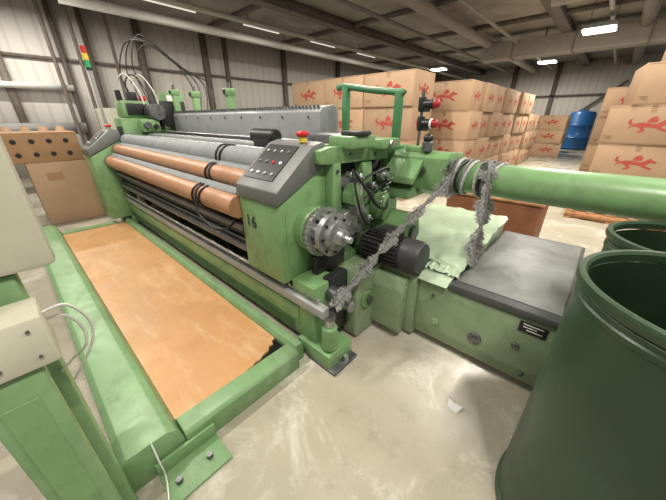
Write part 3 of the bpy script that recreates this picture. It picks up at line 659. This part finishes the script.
for i in range(3):
    MB().sweep([(1.45+.1*i,5.7,1.84),(1.42+.1*i,5.65,2.1),(1.5+.1*i,5.5,2.2),(1.58+.1*i,5.35,2.0),(1.6+.1*i,5.3,1.8)],.010,BLACK if i%2 else WIRE,7).obj('cable',lm)
sp=MB().cyl((1.16,5.82,1.46),(1.16,5.82,2.24),.020,LGREY,12).cyl((1.16,5.82,2.24),(1.16,5.82,2.27),.035,BLACK,16).obj('signal_tower',lm)
for z,m_ in ((2.27,SGRN),(2.36,YEL),(2.45,RED)):
    MB().cyl((1.16,5.82,z),(1.16,5.82,z+.085),.034,m_,18,bev=.004).obj('signal_light',sp)

# ------------------------------------------------------------ fringe strips
def fluff(path,width,hair,nh,name,label,drop=0.0,flat=None):
    mb=MB(); mb.sweep(path,width,FLUFFD,6,8)
    P=[Vector(p) for p in path]; segs=[(P[i],P[i+1]) for i in range(len(P)-1)]; L=[(b-a).length for a,b in segs]; T=sum(L)
    for i in range(nh):
        s=random.uniform(0,T); s0=s; k=0
        while s>L[k] and k<len(L)-1: s-=L[k];k+=1
        a,b_=segs[k]; p=a+(b_-a)*(s/L[k]); d=(b_-a).normalized()
        if flat is not None:
            side=d.cross(Vector(flat)).normalized()
            v=side*(1 if i%2 else -1)+Vector((random.gauss(0,.25),random.gauss(0,.25),random.gauss(0,.25)))+d*random.gauss(0,.2)
        else:
            v=Vector((random.gauss(0,1),random.gauss(0,.6),random.gauss(0,1))); v-=d*v.dot(d)*.85
        v.normalize()
        rag=.75+.35*math.sin(s0*23)+.2*math.sin(s0*61+1)
        v=(v+Vector((0,0,-drop))).normalized()*hair*random.uniform(.5,1.2)*rag
        q=p+v; w_=d*random.uniform(.0010,.0028)
        w2=v.cross(d)
        if w2.length>0: w2=w2.normalized()*.0012
        mb.quad([p-w_-w2,p+w_+w2,q+w_*.5+w2,q-w_*.5-w2],FLUFF if i%5 else FLUFFD)
    return mb.obj(name,None,label,'waste yarn',kind='stuff')
view=(.62,.60,-.45)
fluff([(1.09,.985,.53),(1.20,.98,.59),(1.42,.97,.71),(1.68,.93,.87),(1.92,.86,1.04),(2.09,.80,1.17),(2.14,.77,1.26)],.010,.040,4200,'selvedge_waste','grey fringed selvedge waste strip strung from machine to tube',.15,view)
fluff([(2.24,.58,1.34),(2.17,.55,1.29),(2.13,.53,1.18),(2.12,.51,1.05),(2.08,.50,.90),(2.04,.50,.77),(1.98,.47,.65)],.012,.060,3800,'selvedge_waste','thick grey fringed waste strip hanging down from the tube',.5,view)
fluff([(2.20,.88,1.35),(2.15,.83,1.30),(2.12,.80,1.20),(2.14,.78,1.09)],.012,.045,1800,'selvedge_waste','grey lint tangled on the tube end',.4)
fluff([(1.06,1.1,.525),(1.06,2.2,.525),(1.06,3.6,.525),(1.06,5.3,.525)],.005,.026,2600,'lint_strip','grey lint lying along the lower rail',.1)

b=MB()
pts=[(1.33,.22,.002),(1.37,.20,.03),(1.41,.24,.004),(1.39,.29,.02),(1.34,.28,.003),(1.365,.25,.028)]
for tri in ((0,1,5),(1,2,5),(2,3,5),(3,4,5),(4,0,5)): b.quad([pts[i] for i in tri],WHITE)
b.obj('paper_scrap',None,'crumpled white paper scrap on the concrete floor','paper')

# ------------------------------------------------------------ world, camera
W=D.worlds.new('world'); bpy.context.scene.world=W; W.use_nodes=True
W.node_tree.nodes['Background'].inputs[0].default_value=(1.0,0.94,0.85,1); W.node_tree.nodes['Background'].inputs[1].default_value=0.55
cam=D.cameras.new('camera'); co=D.objects.new('camera',cam); COL.objects.link(co)
cam.sensor_width=36; cam.lens=283/666*36; cam.clip_start=0.02; cam.clip_end=200
p=math.radians(24.8); th=math.radians(42.5)
co.location=(0,0,1.6)
co.rotation_euler=Vector((math.cos(p)*math.cos(th),math.cos(p)*math.sin(th),-math.sin(p))).to_track_quat('-Z','Y').to_euler()
bpy.context.scene.camera=co
try:
    bpy.context.scene.view_settings.view_transform='Standard'
except Exception: pass
